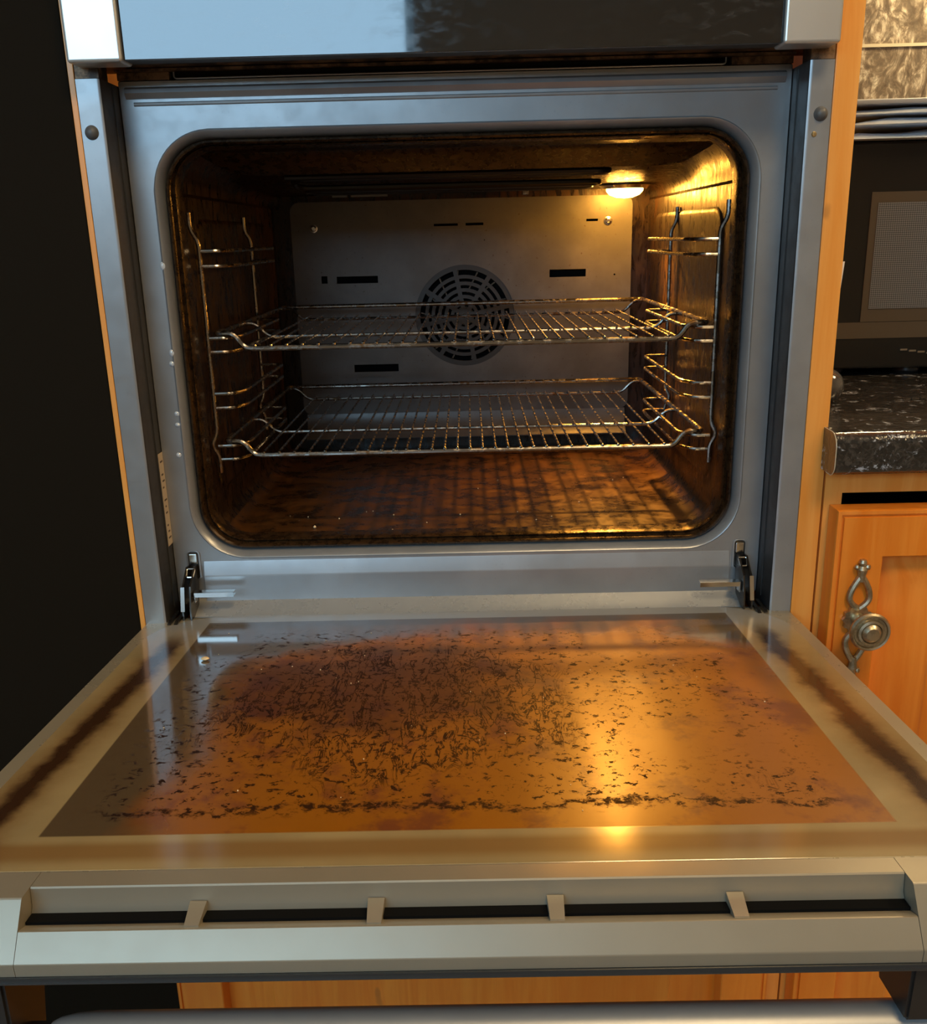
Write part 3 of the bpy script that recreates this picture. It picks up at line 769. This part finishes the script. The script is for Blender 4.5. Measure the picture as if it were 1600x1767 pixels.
# outer steel frame around the pane (loft of rounded rectangles in x / y)
bm = bmesh.new()
def ringD(x0, x1, y0, y1, r, n_, rb=None): return [(p[0], p[1], n_) for p in rrect(x0, x1, y0, y1, r, 10, rb)]
loft(bm, [ringD(-.2945,.2945,-.382,.0110,.004,-.0300,.0005), ringD(-.2945,.2945,-.382,.0110,.004,-.0015,.0005), ringD(-.2935,.2935,-.382,.0100,.004,0,.0004),
          ringD(-.2825,.2825,-.3816,-.0035+.0180,.060,0,.0005)])
drm = bm
oven_door = build('door', drm, DOORFR, OV, keep=True)
oven_door.location = (0, -.2, 0)        # hinge line at world (0, 0, .7565)
oven_door.rotation_euler = (-TA, 0, 0)
ORG[oven_door.name] = Vector((0,0,0))
bm = bmesh.new()
loft(bm, [ringD(-.2835,.2835,-.3818,.0155,.061,-.0280,.0005), ringD(-.2835,.2835,-.3818,.0155,.061,-.0004,.0005), ringD(-.2828,.2828,-.3812,.0148,.0605,.0002,.0005)], True, True)
build('inner_glass', bm, PANE, oven_door)
# hinge-side lip rising to the frame
bm = bmesh.new()
prism(bm, [(.0150,.0003),(.0400,.0110),(.0412,.0100),(.0412,.0050),(.0150,-.0100)], -.2560, .2560)
for s in (-1, 1):
    box(bm, min(s*.2745, s*.2560), max(s*.2745, s*.2560), .0100, .0150, -.020, -.0006)
build('hinge_side_lip', bm, m_enamel('lip_enamel', (.42,.42,.41), .45, .28, .2), oven_door)
# end rail with the vent recess
rec = [(-.3950,0),(-.3955,-.0100),(-.3995,-.0120)]
P_out = [(-.3822,-.0300),(-.3822,0),(-.4030,0),(-.4040,-.0008),(-.4190,-.0250),(-.4196,-.0262),(-.4188,-.0325),(-.3900,-.0325)]
P_mid_in = [(-.3822,-.0230),(-.3822,0),(-.3944,0),(-.3950,-.0008),(-.3953,-.0105),(-.3968,-.0128),(-.3968,-.0230)]
P_mid_out = [(-.4040,-.0325),(-.4040,-.0150),(-.4105,-.0129),(-.4116,-.0132),(-.4190,-.0250),(-.4196,-.0262),(-.4188,-.0325)]
bm = bmesh.new(); XR = .2188
prism(bm, P_out, -.2945, -XR-.0003); prism(bm, P_out, XR+.0003, .2945); prism(bm, P_mid_in, -XR, XR); prism(bm, P_mid_out, -XR, XR)
for xc in (-.1343, -.0448, .0448, .1343):
    h0, h1 = .0042, .0036
    q = [(xc-h0,-.3960),(xc+h0,-.3960),(xc+h1,-.4100),(xc-h1,-.4100)]
    A = [bm.verts.new((a, b, -.0190)) for a, b in q]; zt = (-.0085, -.0085, -.0122, -.0122)
    C = [bm.verts.new((a, b+(0.0), zz)) for (a, b), zz in zip(q, zt)]
    bm.faces.new(A[::-1]); bm.faces.new(C)
    for i in range(4): bm.faces.new((A[i], A[(i+1)%4], C[(i+1)%4], C[i]))
build('vent_rail', bm, RAILM, oven_door)
B('slot_shade_plate', VOID, oven_door, -XR, XR, -.4039, -.3969, -.0150, -.0134, keep=True)  # black plate just under the vent slots, painting in their inner shade
B('outer_glass', TRIMG, oven_door, -.2945, .2945, -.4200, .0000, -.0368, -.0327, bev=.0010, keep=True)
# handle
bm = bmesh.new()
hx0, hx1 = -.2185, .3000; HY, HN = -.3985, -.0865
rr = []; xs = [hx0, hx0+.002, hx0+.006, hx0+.014, hx0+.024]; rs = [.006, .0085, .0105, .0122, .0130]
xs += [0, hx1-.006, hx1]; rs += [.0130, .0130, .009]
tube(bm, [(x, HY, HN) for x in xs], rs, 24)
hd = build('handle', bm, HANDLE, oven_door)
for x0, x1 in ((-.290,-.2285), (.2175,.290)):
    bm = bmesh.new(); prism(bm, [(-.3700,-.0370),(-.4150,-.0370),(-.4110,-.0730 if x0 > 0 else -.1000),(-.3800,-.0730 if x0 > 0 else -.1000)], x0, x1)
    bmesh.ops.bevel(bm, geom=list(bm.edges), offset=.0015, segments=2, affect='EDGES')
    build('handle_bracket', bm, BLACKP, oven_door)
bm = bmesh.new(); box(bm, -.2290, -.2180, HY-.006, HY+.006, HN-.006, HN+.006); build('handle_neck', bm, BLACKP, oven_door)
# hinges
for s in (-1, 1):
    hx = s*.2570
    bm = bmesh.new(); loft(bm, [[(p[0], y, p[1]) for p in rrect(hx-w, hx+w, .7840, .8120+w*.1, .0035, 5)] for w, y in ((.0065,.0396),(.0065,.0388),(.0050,.0386),(.0048,.0396))], False, False)
    hp = build('hinge_pocket', bm, ENAMEL, OV)
    bm = bmesh.new(); loft(bm, [[(p[0], .0393, p[1]) for p in rrect(hx-.0049, hx+.0049, .7850, .8115, .003, 5)], [(p[0], .0398, p[1]) for p in rrect(hx-.0049, hx+.0049, .7850, .8115, .003, 5)]], True, True)
    build('pocket_back', bm, DARKST, hp)
    B('catch', STEEL, hp, hx-.0040, hx+.0040, .0372, .0392, .8005, .8100, bev=.001)
    # arm
    bm = bmesh.new()
    ar = [(.0380,.7990),(.0300,.8000),(.0170,.7900),(.0120,.7870),(.0060,.7660),(.0060,.7560),(.0300,.7560),(.0380,.7780)]
    for d in (-.0042, .0028):
        prism(bm, ar, hx+s*.001+d, hx+s*.001+d+.0014)
    arm = build('hinge_arm', bm, DARKST, OV)
    bm = bmesh.new(); prism(bm, [(.0112,.7865),(.0050,.7655),(.0042,.7655),(.0102,.7872)], hx+s*.004-.0018, hx+s*.004+.0018); build('arm_edge', bm, STEEL, arm)
    bm = bmesh.new(); tube(bm, fillet([(hx-.0038,.0290,.7985),(hx+.0038,.0290,.7985),(hx+.0030,.0225,.7925),(hx-.0030,.0225,.7925)], .0015, closed=True), .0007, 6, closed=True); build('arm_loop', bm, STEEL, arm)
    # flat bar of the hinge
    xa, xb = sorted((s*.2155, s*.2515))
    bm = bmesh.new(); box(bm, xa, xb, .0150, .0225, .7790, .7798); box(bm, xa, xb, .0142, .0150, .7755, .7798); box(bm, xa, xb, .0150, .0225, .7755, .7762)
    xc, xd = sorted((s*.2515, s*.2525)); box(bm, xc, xd, .0142, .0225, .7700, .7798)
    build('hinge_bar', bm, STEEL, OV)
    # slot cover beside it
    bm = bmesh.new()
    for k, (dx, m_) in enumerate(((0, 0), (.006, 0))):
        xa, xb = sorted((s*(.2640+dx), s*(.2672+dx))); prism(bm, [(-.006,.7572),(-.002,.7590),(.0240,.7590),(.0240,.7560)], xa, xb)
    build('hinge_cover', bm, DARKST, OV)

# crumbs
def d2w(x, s, n): 
    return Vector((x, -cos(TA)*s+sin(TA)*n, .7565+sin(TA)*s+cos(TA)*n))
p = d2w(-.2140, .094, .0018)
bm = bmesh.new(); lathe(bm, [(0,-.0014),(.0018,-.0010),(.0026,0),(.0018,.0010),(0,.0014)], (0,0,0), 'z', 16)
for v in bm.verts: v.co.x *= 1.35
cr = build('crumb', bm, CRUMB); cr.location = p; tag(cr, 'cream oval grain lying on the left of the open oven door', 'crumb')
bm = bmesh.new(); rnd = random.Random(3)
for k in range(26):
    x = rnd.uniform(-.19,.20); y = rnd.uniform(.09,.16) if x < 0 else rnd.uniform(.08,.3); r = rnd.uniform(.0003,.0009)
    if k == 0: x, y, r = -.152, .105, .0016
    r_ = bmesh.ops.create_icosphere(bm, subdivisions=1, radius=r); 
    for v in r_['verts']: v.co += Vector((x, y, .8122+r*.8))
tag(build('crumbs', bm, CRUMB), 'tiny pale crumbs scattered on the oven floor', 'crumbs', kind='stuff')
bm = bmesh.new()
for k in range(34):
    x = rnd.uniform(-.22,.22); s_ = rnd.uniform(.01,.375); r = rnd.uniform(.00025,.0006)
    r_ = bmesh.ops.create_icosphere(bm, subdivisions=1, radius=r); q = d2w(x, s_, .0002+r*.9)
    for v in r_['verts']: v.co += q
tag(build('crumbs', bm, CRUMB), 'tiny pale crumbs scattered on the open door glass', 'crumbs', kind='stuff')
